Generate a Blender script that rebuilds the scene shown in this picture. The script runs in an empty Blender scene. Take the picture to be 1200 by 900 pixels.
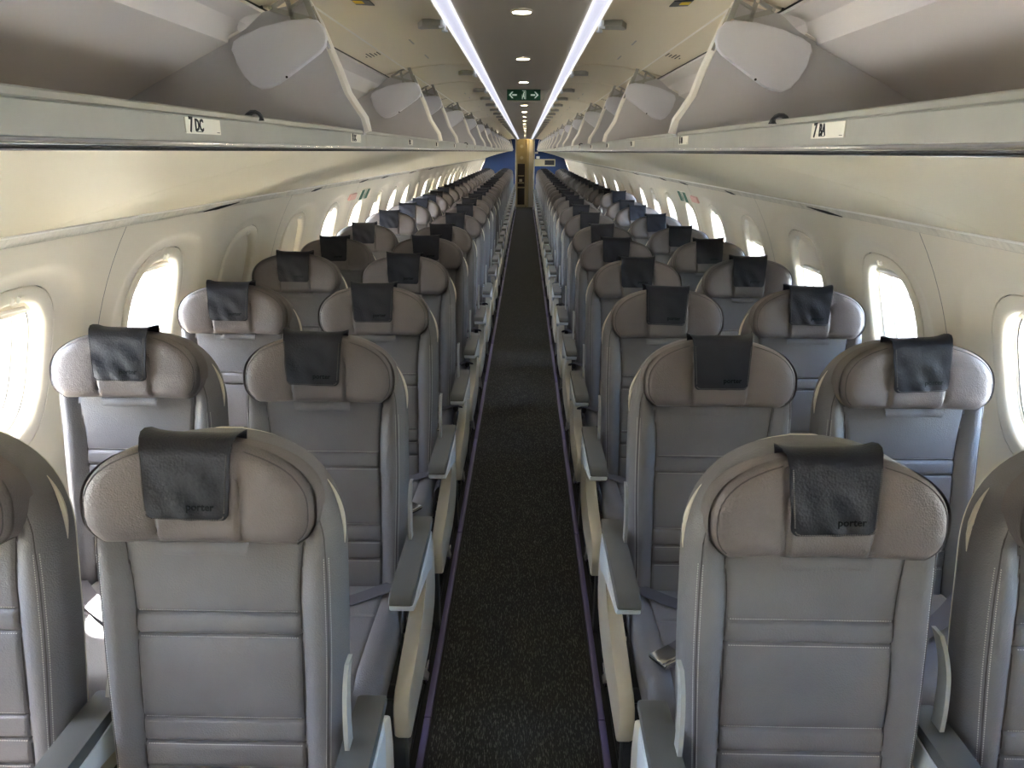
import bpy, bmesh, math, random
import numpy as np
from mathutils import Vector, Matrix
random.seed(7)
PI = math.pi
scene = bpy.context.scene
COL = scene.collection

# ------------------------------------------------------------------ camera, sky, sun, exposure
cam_data = bpy.data.cameras.new('camera'); cam = bpy.data.objects.new('camera', cam_data); COL.objects.link(cam)
cam_data.lens = 26.1; cam_data.sensor_width = 36.0; cam_data.clip_start = 0.02; cam_data.clip_end = 3000
Fv = Vector((-0.01462288, 0.9541452, -0.29898679)); Rv = Vector((0.9998288, 0.01734358, 0.0064482)); Uv = Vector((-0.01133802, 0.29884131, 0.95423546))
cam.matrix_world = Matrix(((Rv.x, Uv.x, -Fv.x, 0.0138), (Rv.y, Uv.y, -Fv.y, 0.0), (Rv.z, Uv.z, -Fv.z, 1.66), (0, 0, 0, 1)))
scene.camera = cam
world = bpy.data.worlds.new('world'); scene.world = world; world.use_nodes = True
wn = world.node_tree.nodes; wl = world.node_tree.links; wn.clear()
sky = wn.new('ShaderNodeTexSky'); sky.sky_type = 'NISHITA'; sky.sun_disc = False
sky.sun_elevation = math.radians(59); sky.sun_rotation = math.radians(-80); sky.dust_density = 2.0; sky.air_density = 1.0
bg = wn.new('ShaderNodeBackground'); bg.inputs['Strength'].default_value = 1.7
wo = wn.new('ShaderNodeOutputWorld'); wl.new(sky.outputs[0], bg.inputs[0]); wl.new(bg.outputs[0], wo.inputs[0])
sun_d = bpy.data.lights.new('sun', 'SUN'); sun = bpy.data.objects.new('sun', sun_d); COL.objects.link(sun)
sun_d.energy = 40.0; sun_d.angle = math.radians(1.0); sun_d.color = (1.0, 0.94, 0.84)
sun.rotation_euler = Vector((0.50, -0.12, -0.86)).to_track_quat('-Z', 'Y').to_euler()   # shines in through the DC-side windows
scene.view_settings.view_transform = 'Standard'; scene.view_settings.look = 'None'; scene.view_settings.gamma = 1.0
scene.view_settings.exposure = 2.05
scene.view_settings.use_curve_mapping = False
STRIP_GLOW = 0.26
cy = scene.cycles
cy.max_bounces = 12; cy.diffuse_bounces = 8; cy.glossy_bounces = 4; cy.transparent_max_bounces = 12; cy.transmission_bounces = 4
cy.use_denoising = True; cy.caustics_reflective = False; cy.caustics_refractive = False

# ------------------------------------------------------------------ materials
def new_mat(name):
    m = bpy.data.materials.new(name); m.use_nodes = True
    return m, m.node_tree.nodes, m.node_tree.links, m.node_tree.nodes['Principled BSDF']
def srgb(r, g, b):
    f = lambda c: (c/255/12.92) if c/255 <= 0.04045 else ((c/255+0.055)/1.055)**2.4
    return (f(r), f(g), f(b), 1)
def plain(name, col, rough=0.5, metal=0.0, bump=0.0, bscale=200, mottle=0.0, spec=0.5):
    m, n, l, b = new_mat(name)
    b.inputs['Base Color'].default_value = col; b.inputs['Roughness'].default_value = rough; b.inputs['Metallic'].default_value = metal
    b.inputs['Specular IOR Level'].default_value = spec
    tc = n.new('ShaderNodeTexCoord')
    if mottle:
        t = n.new('ShaderNodeTexNoise'); t.inputs['Scale'].default_value = 9; t.inputs['Detail'].default_value = 5; l.new(tc.outputs['Object'], t.inputs['Vector'])
        r = n.new('ShaderNodeMixRGB'); r.blend_type = 'MULTIPLY'; r.inputs[0].default_value = mottle
        r.inputs[1].default_value = col; l.new(t.outputs['Fac'], r.inputs[2]); l.new(r.outputs[0], b.inputs['Base Color'])
    if bump:
        t = n.new('ShaderNodeTexNoise'); t.inputs['Scale'].default_value = bscale; t.inputs['Detail'].default_value = 3; l.new(tc.outputs['Object'], t.inputs['Vector'])
        bp = n.new('ShaderNodeBump'); bp.inputs['Strength'].default_value = bump; bp.inputs['Distance'].default_value = 0.002
        l.new(t.outputs['Fac'], bp.inputs['Height']); l.new(bp.outputs[0], b.inputs['Normal'])
    return m
def leather(name, col, rough=0.48, grain=330, strength=0.5, wrinkle=0.35):
    m, n, l, b = new_mat(name)
    tc = n.new('ShaderNodeTexCoord'); oi = n.new('ShaderNodeObjectInfo')
    v = n.new('ShaderNodeTexVoronoi'); v.inputs['Scale'].default_value = grain; l.new(tc.outputs['Object'], v.inputs['Vector'])
    w = n.new('ShaderNodeTexNoise'); w.inputs['Scale'].default_value = 34; w.inputs['Detail'].default_value = 6; w.inputs['Distortion'].default_value = 1.4
    add = n.new('ShaderNodeVectorMath'); add.operation = 'ADD'; l.new(tc.outputs['Object'], add.inputs[0]); l.new(oi.outputs['Location'], add.inputs[1])
    l.new(add.outputs[0], w.inputs['Vector'])
    mx = n.new('ShaderNodeMath'); mx.operation = 'MULTIPLY_ADD'; l.new(w.outputs['Fac'], mx.inputs[0]); mx.inputs[1].default_value = wrinkle*3; l.new(v.outputs['Distance'], mx.inputs[2])
    bp = n.new('ShaderNodeBump'); bp.inputs['Strength'].default_value = strength; bp.inputs['Distance'].default_value = 0.0012
    l.new(mx.outputs[0], bp.inputs['Height']); l.new(bp.outputs[0], b.inputs['Normal'])
    t2 = n.new('ShaderNodeTexNoise'); t2.inputs['Scale'].default_value = 5; t2.inputs['Detail'].default_value = 4; l.new(add.outputs[0], t2.inputs['Vector'])
    r = n.new('ShaderNodeValToRGB'); r.color_ramp.elements[0].position = 0.3; r.color_ramp.elements[1].position = 0.75
    r.color_ramp.elements[0].color = tuple(c*0.86 for c in col[:3])+(1,); r.color_ramp.elements[1].color = tuple(min(1, c*1.12) for c in col[:3])+(1,)
    l.new(t2.outputs['Fac'], r.inputs[0]); l.new(r.outputs[0], b.inputs['Base Color'])
    b.inputs['Roughness'].default_value = rough
    return m
M = {}
M['leather'] = leather('grey_leather', srgb(112, 110, 113))
M['leather_warm'] = leather('taupe_leather', srgb(108, 101, 101), 0.5, wrinkle=0.6)
M['cover'] = leather('navy_leather', srgb(30, 32, 43), 0.5, 240, 0.4, 0.35)
M['cover'].node_tree.nodes['Principled BSDF'].inputs['Specular IOR Level'].default_value = 0.35
M['seam'] = plain('seam_piping', srgb(74, 70, 72), 0.6)
M['thread'] = plain('thread', srgb(190, 186, 184), 0.7)
M['emboss'] = plain('debossed_mark', srgb(20, 21, 27), 0.8, spec=0.1)
M['shell'] = plain('cream_shell', srgb(214, 208, 194), 0.4, mottle=0.0)
M['arm_pad'] = plain('arm_pad', srgb(88, 89, 88), 0.45, bump=0.15, bscale=700)
M['arm_white'] = plain('arm_white', srgb(212, 218, 222), 0.35)
M['leg'] = plain('leg_dark', srgb(62, 64, 68), 0.4)
M['alu'] = plain('brushed_aluminium', srgb(190, 190, 180), 0.42, 0.65, bump=0.2, bscale=60, mottle=0.25)
M['steel'] = plain('polished_steel', srgb(205, 205, 205), 0.18, 1.0)
M['bracket'] = plain('grey_bracket', srgb(172, 171, 164), 0.45, 0.1)
M['belt'] = plain('belt_webbing', srgb(88, 86, 92), 0.8, bump=0.5, bscale=900)
M['cream'] = plain('cream_panel', srgb(228, 218, 194), 0.55, bump=0.06, bscale=900)
M['underside'] = plain('bin_underside', srgb(212, 202, 176), 0.5, bump=0.05, bscale=900)
M['wall'] = plain('wall_panel', srgb(228, 220, 202), 0.5, bump=0.05, bscale=900)
M['bin_in'] = plain('bin_interior', srgb(216, 211, 207), 0.6, bump=0.05, bscale=600)
M['hinge_cover'] = plain('hinge_cover', srgb(222, 222, 228), 0.5, mottle=0.08)
M['divider'] = plain('divider_grey', srgb(200, 198, 200), 0.55, mottle=0.12)
M['seal'] = plain('white_seal', srgb(236, 232, 222), 0.35)
M['ceiling'] = plain('ceiling_panel', srgb(220, 214, 204), 0.85, bump=0.05, bscale=500)
M['liner'] = plain('dark_liner', srgb(90, 88, 84), 0.8)
M['dark'] = plain('black_binding_shade', srgb(18, 18, 18), 0.7)  # carpet binding, and painted shade in the valance gaps
M['track'] = plain('track_cover', srgb(40, 40, 44), 0.5)
M['violet'] = plain('violet_strip', srgb(98, 90, 136), 0.4)
M['blue'] = plain('blue_bulkhead', srgb(20, 54, 108), 0.5)
M['label'] = plain('label_white', srgb(232, 228, 212), 0.5)
M['ink'] = plain('ink', srgb(28, 28, 28), 0.6)
M['green'] = plain('sign_green', srgb(20, 96, 66), 0.5)
M['red'] = plain('handle_red', srgb(228, 180, 166), 0.5)
M['yellow'] = plain('yellow_paint', srgb(235, 200, 20), 0.6)
M['galley'] = plain('galley_laminate', srgb(198, 186, 150), 0.45)
M['galley_dark'] = plain('galley_dark', srgb(44, 36, 32), 0.4)
def emit(name, col, strength, base=(0.8, 0.8, 0.8, 1)):
    m, n, l, b = new_mat(name)
    b.inputs['Base Color'].default_value = base; b.inputs['Emission Color'].default_value = col; b.inputs['Emission Strength'].default_value = strength
    return m
M['strip'] = emit('light_strip', srgb(222, 224, 246), STRIP_GLOW*0.85, (0.5, 0.5, 0.5, 1))
M['strip_edge'] = emit('light_strip_edge', srgb(248, 248, 255), STRIP_GLOW*1.1, (0.5, 0.5, 0.5, 1))
M['downlight'] = emit('downlight', srgb(255, 240, 210), 60.0)
M['galley_glow'] = emit('galley_fill_lens', srgb(255, 226, 170), 5.0)  # glow of the added galley fill light
M['sign_glow'] = emit('sign_glow', srgb(190, 230, 205), 0.10)
def carpet_mat(name, dark, light, s=1.0):
    m, n, l, b = new_mat(name)
    tc = n.new('ShaderNodeTexCoord'); mp = n.new('ShaderNodeMapping'); mp.inputs['Scale'].default_value = (330*s, 60*s, 100)
    l.new(tc.outputs['Object'], mp.inputs[0])
    t = n.new('ShaderNodeTexNoise'); t.inputs['Scale'].default_value = 1; t.inputs['Detail'].default_value = 2; l.new(mp.outputs[0], t.inputs['Vector'])
    r = n.new('ShaderNodeValToRGB'); r.color_ramp.elements[0].position = 0.52; r.color_ramp.elements[1].position = 0.74
    r.color_ramp.elements[0].color = dark; r.color_ramp.elements[1].color = light
    l.new(t.outputs['Fac'], r.inputs[0]); l.new(r.outputs[0], b.inputs['Base Color'])
    bp = n.new('ShaderNodeBump'); bp.inputs['Strength'].default_value = 0.8; bp.inputs['Distance'].default_value = 0.003
    l.new(t.outputs['Fac'], bp.inputs['Height']); l.new(bp.outputs[0], b.inputs['Normal'])
    b.inputs['Roughness'].default_value = 0.9; b.inputs['Specular IOR Level'].default_value = 0.2
    return m
M['carpet'] = carpet_mat('carpet', srgb(48, 48, 46), srgb(104, 104, 98))
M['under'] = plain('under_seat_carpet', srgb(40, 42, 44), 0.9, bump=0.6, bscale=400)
def glass_mat():
    m, n, l, b = new_mat('pane_acrylic'); n.remove(b)
    o = n['Material Output']; tr = n.new('ShaderNodeBsdfTransparent'); tr.inputs[0].default_value = (0.95, 0.97, 0.98, 1)
    g = n.new('ShaderNodeBsdfGlossy'); g.inputs['Roughness'].default_value = 0.05; lw = n.new('ShaderNodeLayerWeight'); pw = n.new('ShaderNodeMath'); pw.operation = 'POWER'; pw.inputs[1].default_value = 5; l.new(lw.outputs['Facing'], pw.inputs[0]); fr = n.new('ShaderNodeMath'); fr.operation = 'MULTIPLY_ADD'; fr.inputs[1].default_value = 0.7; fr.inputs[2].default_value = 0.04; l.new(pw.outputs[0], fr.inputs[0])
    mx = n.new('ShaderNodeMixShader'); l.new(fr.outputs[0], mx.inputs[0]); l.new(tr.outputs[0], mx.inputs[1]); l.new(g.outputs[0], mx.inputs[2]); l.new(mx.outputs[0], o.inputs[0])
    return m
M['glass'] = glass_mat()
def lens_mat():
    m, n, l, b = new_mat('valance_lens')
    b.inputs['Base Color'].default_value = srgb(240, 234, 218); b.inputs['Roughness'].default_value = 0.25; b.inputs['Metallic'].default_value = 0.0
    tc = n.new('ShaderNodeTexCoord'); mp = n.new('ShaderNodeMapping'); mp.inputs['Scale'].default_value = (6, 5, 6); l.new(tc.outputs['Object'], mp.inputs[0])
    t = n.new('ShaderNodeTexNoise'); t.inputs['Scale'].default_value = 2; t.inputs['Detail'].default_value = 6; l.new(mp.outputs[0], t.inputs['Vector'])
    bp = n.new('ShaderNodeBump'); bp.inputs['Strength'].default_value = 0.5; bp.inputs['Distance'].default_value = 0.02
    l.new(t.outputs['Fac'], bp.inputs['Height']); l.new(bp.outputs[0], b.inputs['Normal'])
    return m
M['lens'] = lens_mat()
M['link'] = plain('link_grey', srgb(158, 158, 155), 0.4)
def apron_mat():
    m, n, l, b = new_mat('apron')
    tc = n.new('ShaderNodeTexCoord'); br = n.new('ShaderNodeTexBrick'); br.offset = 0; br.inputs['Scale'].default_value = 0.22; br.inputs['Mortar Size'].default_value = 0.012
    br.inputs['Color1'].default_value = srgb(228, 226, 220); br.inputs['Color2'].default_value = srgb(234, 232, 226); br.inputs['Mortar'].default_value = srgb(110, 110, 110)
    br.inputs['Brick Width'].default_value = 1.0; br.inputs['Row Height'].default_value = 1.0
    l.new(tc.outputs['Object'], br.inputs['Vector']); l.new(br.outputs['Color'], b.inputs['Base Color']); b.inputs['Roughness'].default_value = 0.85
    return m
M['apron'] = apron_mat()

# ------------------------------------------------------------------ mesh helpers
def finish(name, bm, mat, parent=None, smooth=35):
    bmesh.ops.recalc_face_normals(bm, faces=bm.faces)
    me = bpy.data.meshes.new(name); bm.to_mesh(me); bm.free()
    for m in (mat if isinstance(mat, (list, tuple)) else [mat]): me.materials.append(m)
    if smooth:
        for p in me.polygons: p.use_smooth = True
        me.set_sharp_from_angle(angle=math.radians(smooth))
    o = bpy.data.objects.new(name, me); COL.objects.link(o)
    if parent: o.parent = parent
    return o
def thing(name, label, cat, loc=(0, 0, 0), group=None):
    o = bpy.data.objects.new(name, None); COL.objects.link(o); o.location = loc; o.empty_display_size = 0.1
    o['label'] = label; o['category'] = cat
    if group: o['group'] = group
    return o
def struct(o, label=None):
    o['kind'] = 'structure'
    if label: o['label'] = label
    return o
def box(bm, x0, x1, y0, y1, z0, z1, bev=0.0, mi=0):
    vs = [bm.verts.new((x, y, z)) for x in (x0, x1) for y in (y0, y1) for z in (z0, z1)]
    fs = []
    for f in ((0, 1, 3, 2), (4, 6, 7, 5), (0, 4, 5, 1), (2, 3, 7, 6), (0, 2, 6, 4), (1, 5, 7, 3)):
        fc = bm.faces.new([vs[i] for i in f]); fc.material_index = mi; fs.append(fc)
    if bev:
        es = list({e for f in fs for e in f.edges})
        r = bmesh.ops.bevel(bm, geom=es, offset=bev, segments=2, profile=0.5, affect='EDGES')
        for f in r['faces']: f.material_index = mi
def prism(bm, pts, axis, a, b, bev=0.0, mi=0):
    """closed polygon pts extruded along axis ('x','y','z') from a to b"""
    def P(p, t):
        return {'x': (t, p[0], p[1]), 'y': (p[0], t, p[1]), 'z': (p[0], p[1], t)}[axis]
    A = [bm.verts.new(P(p, a)) for p in pts]; B = [bm.verts.new(P(p, b)) for p in pts]
    n = len(pts); fa = bm.faces.new(A); fb = bm.faces.new(B[::-1]); fs = [fa, fb]
    for i in range(n): fs.append(bm.faces.new((A[i], B[i], B[(i+1) % n], A[(i+1) % n])))
    for f in fs: f.material_index = mi
    if bev:
        es = list(fa.edges)+list(fb.edges)
        r = bmesh.ops.bevel(bm, geom=es, offset=bev, segments=2, profile=0.5, affect='EDGES')
        for f in r['faces']: f.material_index = mi
def profile_sheet(bm, pts, y0, y1, ny=1, mi=0):
    """open cross-section pts (x,z) swept along Y"""
    rows = [[bm.verts.new((x, y0+(y1-y0)*k/ny, z)) for x, z in pts] for k in range(ny+1)]
    for k in range(ny):
        for i in range(len(pts)-1):
            f = bm.faces.new((rows[k][i], rows[k][i+1], rows[k+1][i+1], rows[k+1][i])); f.material_index = mi
def slab_sheet(bm, pts, y0, y1, t, mi=0):
    """cross-section polyline with thickness t on its upper/outer side, swept along Y (closed solid)"""
    off = []
    for i, (x, z) in enumerate(pts):
        a = pts[max(0, i-1)]; b = pts[min(len(pts)-1, i+1)]
        dx, dz = b[0]-a[0], b[1]-a[1]; L = math.hypot(dx, dz)
        off.append((x-dz/L*t, z+dx/L*t))
    prism(bm, list(pts)+off[::-1], 'y', y0, y1, 0, mi)
def tube(bm, pts, r, n=6, closed=False, mi=0, sx=1.0):
    pts = [Vector(p) for p in pts]; N = len(pts); rings = []
    up = Vector((0.13, 0.21, 0.97))
    for i, p in enumerate(pts):
        if closed: d = pts[(i+1) % N]-pts[i-1]
        else: d = pts[min(N-1, i+1)]-pts[max(0, i-1)]
        d.normalize(); a = d.cross(up)
        if a.length < 1e-3: a = d.cross(Vector((1, 0, 0)))
        a.normalize(); b = d.cross(a)
        rr = r[i] if isinstance(r, (list, tuple)) else r
        rings.append([bm.verts.new(p+(a*math.cos(2*PI*k/n)*sx+b*math.sin(2*PI*k/n))*rr) for k in range(n)])
    for i in range(N if closed else N-1):
        A, B = rings[i], rings[(i+1) % N]
        for k in range(n):
            f = bm.faces.new((A[k], A[(k+1) % n], B[(k+1) % n], B[k])); f.material_index = mi
    if not closed:
        for A in (rings[0], rings[-1][::-1]):
            f = bm.faces.new(A); f.material_index = mi
def disc(bm, c, r, h, n=20, axis='z', mi=0):
    x, y, z = c
    if axis == 'z': prism(bm, [(x+r*math.cos(2*PI*k/n), y+r*math.sin(2*PI*k/n)) for k in range(n)], 'z', z, z+h, 0, mi)
    else: prism(bm, [(x+r*math.cos(2*PI*k/n), z+r*math.sin(2*PI*k/n)) for k in range(n)], 'y', y, y+h, 0, mi)
def grid_pad(front, back, rows, cols):
    """closed cushion from two grids of points [rows][cols]"""
    bm = bmesh.new()
    Fv_ = [[bm.verts.new(front(i, j)) for j in range(cols)] for i in range(rows)]
    Bv_ = [[bm.verts.new(back(i, j)) for j in range(cols)] for i in range(rows)]
    for G in (Fv_, Bv_):
        for i in range(rows-1):
            for j in range(cols-1): bm.faces.new((G[i][j], G[i][j+1], G[i+1][j+1], G[i+1][j]))
    loop = [(0, j) for j in range(cols)]+[(i, cols-1) for i in range(1, rows)]+[(rows-1, j) for j in range(cols-2, -1, -1)]+[(i, 0) for i in range(rows-2, 0, -1)]
    n = len(loop)
    for k in range(n):
        a, b = loop[k], loop[(k+1) % n]
        bm.faces.new((Fv_[a[0]][a[1]], Fv_[b[0]][b[1]], Bv_[b[0]][b[1]], Bv_[a[0]][a[1]]))
    return bm
def text_mesh(s, size, name='lettering'):
    cu = bpy.data.curves.new(name, 'FONT'); cu.body = s; cu.size = size; cu.extrude = 0.0004; cu.align_x = 'CENTER'; cu.align_y = 'CENTER'; cu.resolution_u = 2; cu.offset = size*0.022
    o = bpy.data.objects.new(name, cu); COL.objects.link(o)
    dg = bpy.context.evaluated_depsgraph_get(); me = bpy.data.meshes.new_from_object(o.evaluated_get(dg))
    bpy.data.objects.remove(o); me.name = name
    return me
def lin(a, b, n): return [a+(b-a)*k/(n-1) for k in range(n)]
def sstep(a, b, x):
    t = max(0, min(1, (x-a)/(b-a))); return t*t*(3-2*t)

# ------------------------------------------------------------------ shell: walls, windows
WR, WZ = 1.35, 0.75
Y0C, YB = -1.6, 22.7
WIN0, PITCH = 1.80, 0.813
WC = 1.09                                   # window centre height
PHI0 = math.asin((WC-WZ)/WR)
def wall_pt(sx, y, s, off=0.0):
    """s = arc length above the window centre, off = distance outwards"""
    a = PHI0+s/WR; r = WR+off
    return (sx*r*math.cos(a), y, WZ+r*math.sin(a))
def ell(a, b, t, n=2.7):
    c, s = math.cos(t), math.sin(t); e = 2.0/n
    return (a*math.copysign(abs(c)**e, c), b*math.copysign(abs(s)**e, s))
NT = 56
S_TOP = (math.asin((1.446-WZ)/WR)-PHI0)*WR
S_BOT = (math.asin((0.62-WZ)/WR)-PHI0)*WR
HW = PITCH/2
RECT_T = []
for (cx_, cs_) in ((HW, S_BOT), (HW, S_TOP), (-HW, S_TOP), (-HW, S_BOT)): RECT_T.append(math.atan2(cs_, cx_))
TS = sorted([2*PI*k/NT-PI for k in range(NT)]+RECT_T)
def rect_pt(t, x0, x1, z0, z1):
    c, s = math.cos(t), math.sin(t); k = 1e9
    if c > 1e-9: k = min(k, x1/c)
    if c < -1e-9: k = min(k, x0/c)
    if s > 1e-9: k = min(k, z1/s)
    if s < -1e-9: k = min(k, z0/s)
    return (c*k, s*k)
def ring_from(t, a, b, n=2.7):
    # superellipse hit along direction t, so that rings line up
    c, s = math.cos(t), math.sin(t); k = (abs(c/a)**n+abs(s/b)**n)**(-1/n)
    return (c*k, s*k)
def ring_mesh(bm, sx, yc, specs, first_rect=None, mi=0):
    prev = None
    rings = []
    if first_rect: rings.append([(rect_pt(t, *first_rect), 0.0) for t in TS])
    for (a, b, off) in specs: rings.append([(ring_from(t, a, b), off) for t in TS])
    V = [[bm.verts.new(wall_pt(sx, yc+p[0], p[1], o)) for p, o in R] for R in rings]
    n = len(TS)
    for A, B in zip(V, V[1:]):
        for k in range(n):
            f = bm.faces.new((A[k], A[(k+1) % n], B[(k+1) % n], B[k])); f.material_index = mi
    return V
NWIN_A, NWIN_B = -5, 27
# shade coverage (share of the opening) per side and window
SHADE = {(-1, 0): 0.13, (-1, 1): 0.12, (-1, 2): 1.0, (-1, 3): 0.72, (1, 0): 0.10, (1, 1): 0.12, (1, 2): 0.40, (1, 3): 0.34, (1, -1): 0.3,
         (-1, 6): 0.2, (-1, 9): 0.5, (-1, 11): 0.45, (1, 9): 0.9, (1, 10): 0.85, (1, 7): 0.25, (1, 12): 0.8, (-1, 13): 0.6, (1, 14): 0.7, (-1, 16): 0.7, (1, 16): 0.9, (1, 17): 0.5, (-1, 18): 0.4}
win_no = 0
win_meshes = {}
for sx, side in ((-1, 'left'), (1, 'right')):
    wall = bpy.data.objects.new('wall_'+side, None); COL.objects.link(wall); struct(wall)
    for k in range(NWIN_A, NWIN_B, 2):          # one moulded sidewall panel holds two windows
        bm = bmesh.new()
        for j in (k, k+1):
            yc = WIN0+PITCH*j
            g = 0.0015
            lo = -HW+(g if j == k else 0); hi = HW-(g if j == k+1 else 0)
            ring_mesh(bm, sx, yc, [(0.335, 0.315, 0), (0.315, 0.300, 0.004), (0.295, 0.287, 0.012), (0.262, 0.268, 0.020), (0.232, 0.252, 0.022), (0.2165, 0.2445, 0.0225), (0.2165, 0.2445, 0.036)],
                      (lo, hi, S_BOT, S_TOP))
        bmesh.ops.remove_doubles(bm, verts=bm.verts, dist=1e-5)
        finish('wall_panel', bm, M['wall'], wall, 40)
        # dado panel below
        bm = bmesh.new(); ya, yb = WIN0+PITCH*k-HW+0.0015, WIN0+PITCH*(k+1)+HW-0.0015
        prof = [(sx*WR*math.cos(math.asin((z-WZ)/WR)), z) for z in lin(0.625, 0.0, 26)]
        profile_sheet(bm, prof, ya, yb)
        finish('dado_panel', bm, M['wall'], wall, 40)
    # unseen dark strips added behind the joints to stop daylight leaking in
    bm = bmesh.new()
    for k in range(NWIN_A, NWIN_B, 2):
        yy = WIN0+PITCH*k-HW; ss = lin(S_BOT-0.75, S_TOP, 70)
        for a, b in zip(ss, ss[1:]):
            bm.faces.new([bm.verts.new(wall_pt(sx, yy+d, q, 0.0025)) for q, d in ((a, -0.05), (b, -0.05), (b, 0.05), (a, 0.05))])
    finish('joint_light_stop', bm, M['liner'], wall)
    for j in range(NWIN_A, 26):
        win_no += 1
        yc = WIN0+PITCH*j
        if yc > YB+0.2 or yc < Y0C-0.2: pass
        w = bpy.data.objects.new('window_%d' % win_no, None); COL.objects.link(w); struct(w); w.location = (0, yc, 0)
        if sx not in win_meshes:
            bm = bmesh.new()
            ring_mesh(bm, sx, 0, [(0.2135, 0.2415, 0.036), (0.2130, 0.2410, 0.022), (0.206, 0.234, 0.0175), (0.180, 0.208, 0.0175), (0.171, 0.199, 0.022), (0.167, 0.195, 0.030), (0.166, 0.194, 0.052)])
            f1 = finish('window_frame', bm, M['wall'], None, 40)
            bm = bmesh.new()
            ring_mesh(bm, sx, 0, [(0.170, 0.198, 0.050), (0.163, 0.191, 0.052), (0.160, 0.188, 0.058), (0.158, 0.186, 0.088), (0.152, 0.180, 0.092), (0.150, 0.178, 0.098), (0.147, 0.175, 0.150), (0.140, 0.168, 0.152), (0.138, 0.166, 0.17)])
            f2 = finish('reveal', bm, M['wall'], None, 40)
            bm = bmesh.new()
            V = [bm.verts.new(wall_pt(sx, *(lambda p: (p[0], p[1]))(ring_from(t, 0.146, 0.174)), 0.130)) for t in TS]
            bm.faces.new(V)
            f3 = finish('pane', bm, M['glass'], None, 0)
            bm = bmesh.new()
            V = [bm.verts.new(wall_pt(sx, *(lambda p: (p[0], p[1]))(ring_from(t, 0.153, 0.181)), 0.092)) for t in TS]
            bm.faces.new(V)
            f4 = finish('pane', bm, M['glass'], None, 0)
            bm = bmesh.new()
            ring_mesh(bm, sx, 0, [(0.222, 0.250, 0.0345), (0.208, 0.236, 0.0345)])
            ring_mesh(bm, sx, 0, [(0.1615, 0.1895, 0.0555), (0.1575, 0.1855, 0.0562)])
            ring_mesh(bm, sx, 0, [(0.1515, 0.1795, 0.0935), (0.1475, 0.1755, 0.0942)])
            f5 = finish('frame_gasket', bm, M['liner'], None, 0)
            win_meshes[sx] = [f1.data, f2.data, f3.data, f4.data, f5.data]
            for f in (f1, f2, f3, f4, f5): bpy.data.objects.remove(f)
        for nm, me in zip(('window_frame', 'reveal', 'pane', 'pane', 'frame_gasket'), win_meshes[sx]):
            o = bpy.data.objects.new(nm, me); COL.objects.link(o); o.parent = w
        cov = SHADE.get((sx, j), 0.08)
        if cov > 0.05:
            bm = bmesh.new(); A, B, off = 0.1685, 0.1965, 0.046
            top, bot = B, B-2*B*cov
            rows = [B*math.sin(q) for q in lin(PI/2-0.02, max(-PI/2+0.02, math.asin(max(-1, bot/B))), 18)]
            def hw(s): return A*(max(0.0, 1-abs(s/B)**2.7))**(1/2.7)
            def fr(i, q): return wall_pt(sx, (-1+2*q/6)*max(0.004, hw(rows[i])), rows[i], off)
            def bk_(i, q): return wall_pt(sx, (-1+2*q/6)*max(0.004, hw(rows[i])), rows[i], off+0.004)
            bm = grid_pad(fr, bk_, 18, 7)
            sh = finish('window_shade', bm, M['wall'], w, 40)
            hwid = min(0.09, hw(bot+0.02)*0.8)
            bm = bmesh.new()
            tube(bm, [wall_pt(sx, y, bot+0.018+0.004*math.cos(y*18), off-0.006) for y in lin(-hwid, hwid, 7)], 0.006, 8)
            finish('shade_lip', bm, M['seal'], sh)
        # catch above the opening
        bm = bmesh.new()
        for a, b in ((-0.014, -0.010), (0.010, 0.014)):
            V = [wall_pt(sx, y, s, o) for y in (a, b) for s in (0.205, 0.222) for o in (0.010, 0.018)]
            vs = [bm.verts.new(p) for p in V]
            for f in ((0, 1, 3, 2), (4, 6, 7, 5), (0, 4, 5, 1), (2, 3, 7, 6), (0, 2, 6, 4), (1, 5, 7, 3)): bm.faces.new([vs[i] for i in f])
        finish('shade_catch', bm, M['seal'], w)

# floor
bm = bmesh.new(); box(bm, -0.246, 0.246, Y0C, YB+2.5, -0.02, 0.006)
floor = struct(finish('floor', bm, M['carpet'], None, 0))
bm = bmesh.new()
for s in (-1, 1):
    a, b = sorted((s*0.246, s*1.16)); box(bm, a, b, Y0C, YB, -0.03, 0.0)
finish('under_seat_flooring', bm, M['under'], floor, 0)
bm = bmesh.new()
for s in (-1, 1):
    a, b = sorted((s*0.244, s*0.253)); box(bm, a, b, Y0C, YB, 0.0, 0.010)
finish('carpet_binding', bm, M['dark'], floor, 0)
for n_, s in ((1, -1), (2, 1)):
    tr = struct(bpy.data.objects.new('trim_%d' % n_, None)); COL.objects.link(tr)
    y = Y0C; me = None
    while y < YB-0.1:
        if me is None:
            bm = bmesh.new(); a, b = sorted((s*0.254, s*0.275)); box(bm, a, b, 0, 1.148, 0.0, 0.016, 0.003)
            o = finish('cover_strip', bm, M['violet'], tr); me = o.data
        else:
            o = bpy.data.objects.new('cover_strip', me); COL.objects.link(o); o.parent = tr
        o.location = (0, y, 0); y += 1.15
for n_, s in ((3, -1), (4, 1)):
    bm = bmesh.new(); a, b = sorted((s*0.295, s*0.335)); box(bm, a, b, Y0C, YB, 0.0, 0.012, 0.002)
    a, b = sorted((s*0.305, s*0.311)); box(bm, a, b, Y0C, YB, 0.012, 0.022)
    a, b = sorted((s*0.319, s*0.325)); box(bm, a, b, Y0C, YB, 0.012, 0.022)
    struct(finish('trim_%d' % n_, bm, M['track']))
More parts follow.
